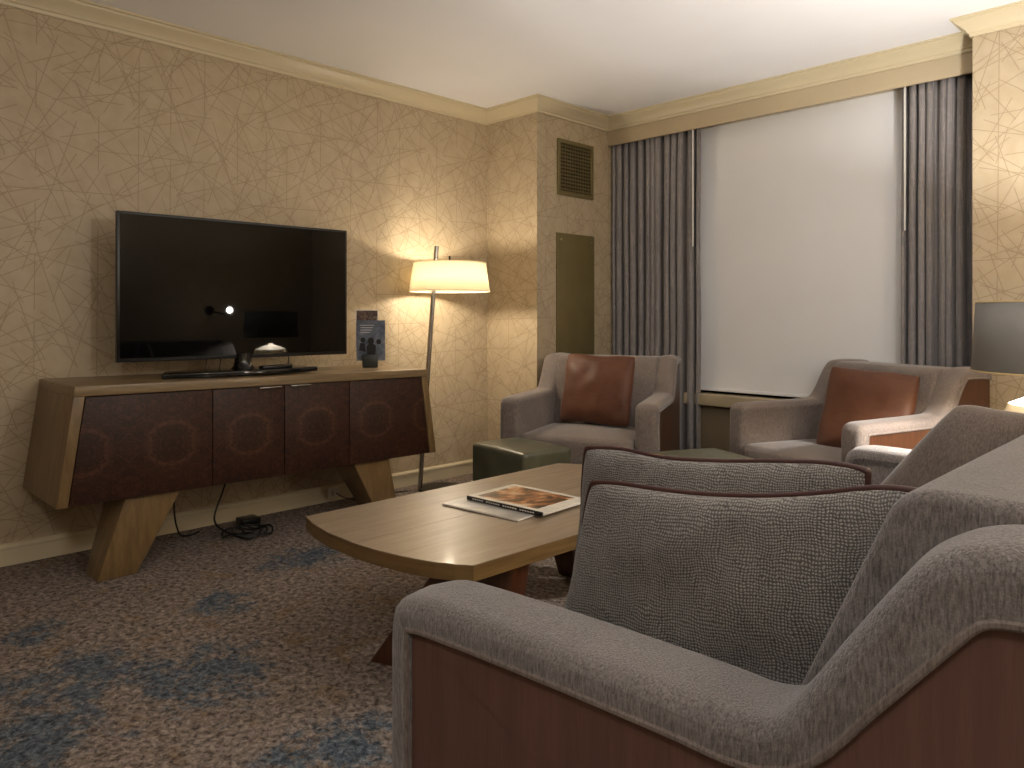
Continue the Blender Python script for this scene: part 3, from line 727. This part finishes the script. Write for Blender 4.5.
# ------------------------------------------------------------ side table and table lamp beyond the sofa
TX, TY = 3.43, 3.07
stb = thing('side_table', 'wooden side table holding the grey shaded lamp beyond the sofa', 'side table', (TX+.1, TY+.22, 0))
b = B(); box(b, -.24, -.24, .53, .26, .26, .56); obj('tabletop', b, M['oak'], stb, bevel=.004)
b = B(); box(b, -.21, -.21, .06, .23, .23, .53); obj('body', b, M['oakv'], stb, bevel=.004)
b = B(); box(b, -.18, -.18, 0, .20, .20, .06); obj('plinth', b, M['mahog'], stb, smooth=False)
tl = thing('table_lamp', 'white ceramic table lamp with a wide dark grey drum shade', 'table lamp', (TX, TY+.08, .56))
TY2 = 0
b = B(); lathe(b, [(0, 0), (.09, 0), (.10, .015), (.12, .06), (.15, .13), (.158, .19), (.14, .235), (.08, .262), (.03, .275), (.018, .29), (0, .29)]); obj('lamp_base', b, M['ceramic'], tl)
b = B(); tube(b, [(0, 0, .28), (0, 0, .42)], .007, 10); obj('stem', b, M['chrome'], tl)
b = B(); lathe(b, [(.238, .592), (.252, .350)], 0, 0, 64); sh = obj('lamp_shade', b, M['grey'], tl, angle=180); s = sh.modifiers.new('t', 'SOLIDIFY'); s.thickness = .003; s.offset = 0
b = B(); lathe(b, [(.2345, .588), (.2485, .354)], 0, 0, 64); obj('lining', b, M['gold'], sh, angle=180)
b = B()
for r0, z0 in ((.238, .592), (.252, .350)): tube(b, [(r0*math.cos(a), r0*math.sin(a), z0) for a in [k*2*PI/48 for k in range(49)]], .003, 6, False)
obj('rim', b, M['gold'], sh)
b = B(); lathe(b, [(0, .42), (.010, .425), (.016, .445), (.012, .465), (0, .475)], 0, 0, 20); obj('bulb', b, M['bulb'], tl)
lamp('table_lamp_light', (0, 0, .447), P_TABLE, (1, .96, .91), .032, tl)

# ------------------------------------------------------------ lamps out of the frame that light the room
tc_ = thing('uplighter', 'tall bronze uplighter floor lamp behind the sofa', 'floor lamp', (4.15, 1.55, 0))
b = B(); lathe(b, [(0, 0), (.15, 0), (.15, .015), (.02, .03), (.012, .05), (.012, 1.59), (.03, 1.61), (0, 1.62)]); obj('pole', b, M['bronze'], tc_)
b = B(); lathe(b, [(.03, 1.61), (.10, 1.64), (.16, 1.70), (.155, 1.70), (.10, 1.65), (.03, 1.62)], closed=True); obj('bowl', b, m_shade('frosted_bowl', 'F2E6CF', .6), tc_)
lamp('uplighter_light', (0, 0, 1.75), P_TORCH, (1, .98, .97), .09, tc_)
sc = thing('wall_lamp', 'small bronze wall lamp with a bare glowing globe on the right wall', 'wall lamp', (XR, 3.02, 1.17))
b = B(); tube(b, [(0, 0, 0), (-.012, 0, 0)], .05, 24); obj('wall_plate', b, M['bronze'], sc, angle=40)
b = B(); tube(b, catmull([(-.01, 0, -.005), (-.3, 0, -.03), (-.55, 0, -.05), (-.60, 0, -.03)], 5), .008, 10); obj('arm', b, M['bronze'], sc)
b = B(); lathe(b, [(0, -.014), (.009, -.011), (.013, 0), (.009, .011), (0, .014)], -.60, 0, 20); obj('globe', b, M['star'], sc)
lamp('wall_lamp_light', (-.60, 0, .0), P_SCONCE, (1, .92, .82), .03, sc)
cl = thing('ceiling_fill', 'round frosted ceiling fill light, added unseen behind the camera', 'ceiling light', (4.25, -.55, ZC))  # unseen fill, added to brighten the sofa arm and foreground carpet
b = B(); lathe(b, [(0, -.07), (.10, -.06), (.16, -.03), (.17, 0), (0, 0)]); obj('diffuser', b, m_shade('frosted_dome', 'F2EBDD', .6), cl)
lamp('ceiling_fill_light', (0, 0, -.12), P_FILL, (1, .98, .96), .12, cl)
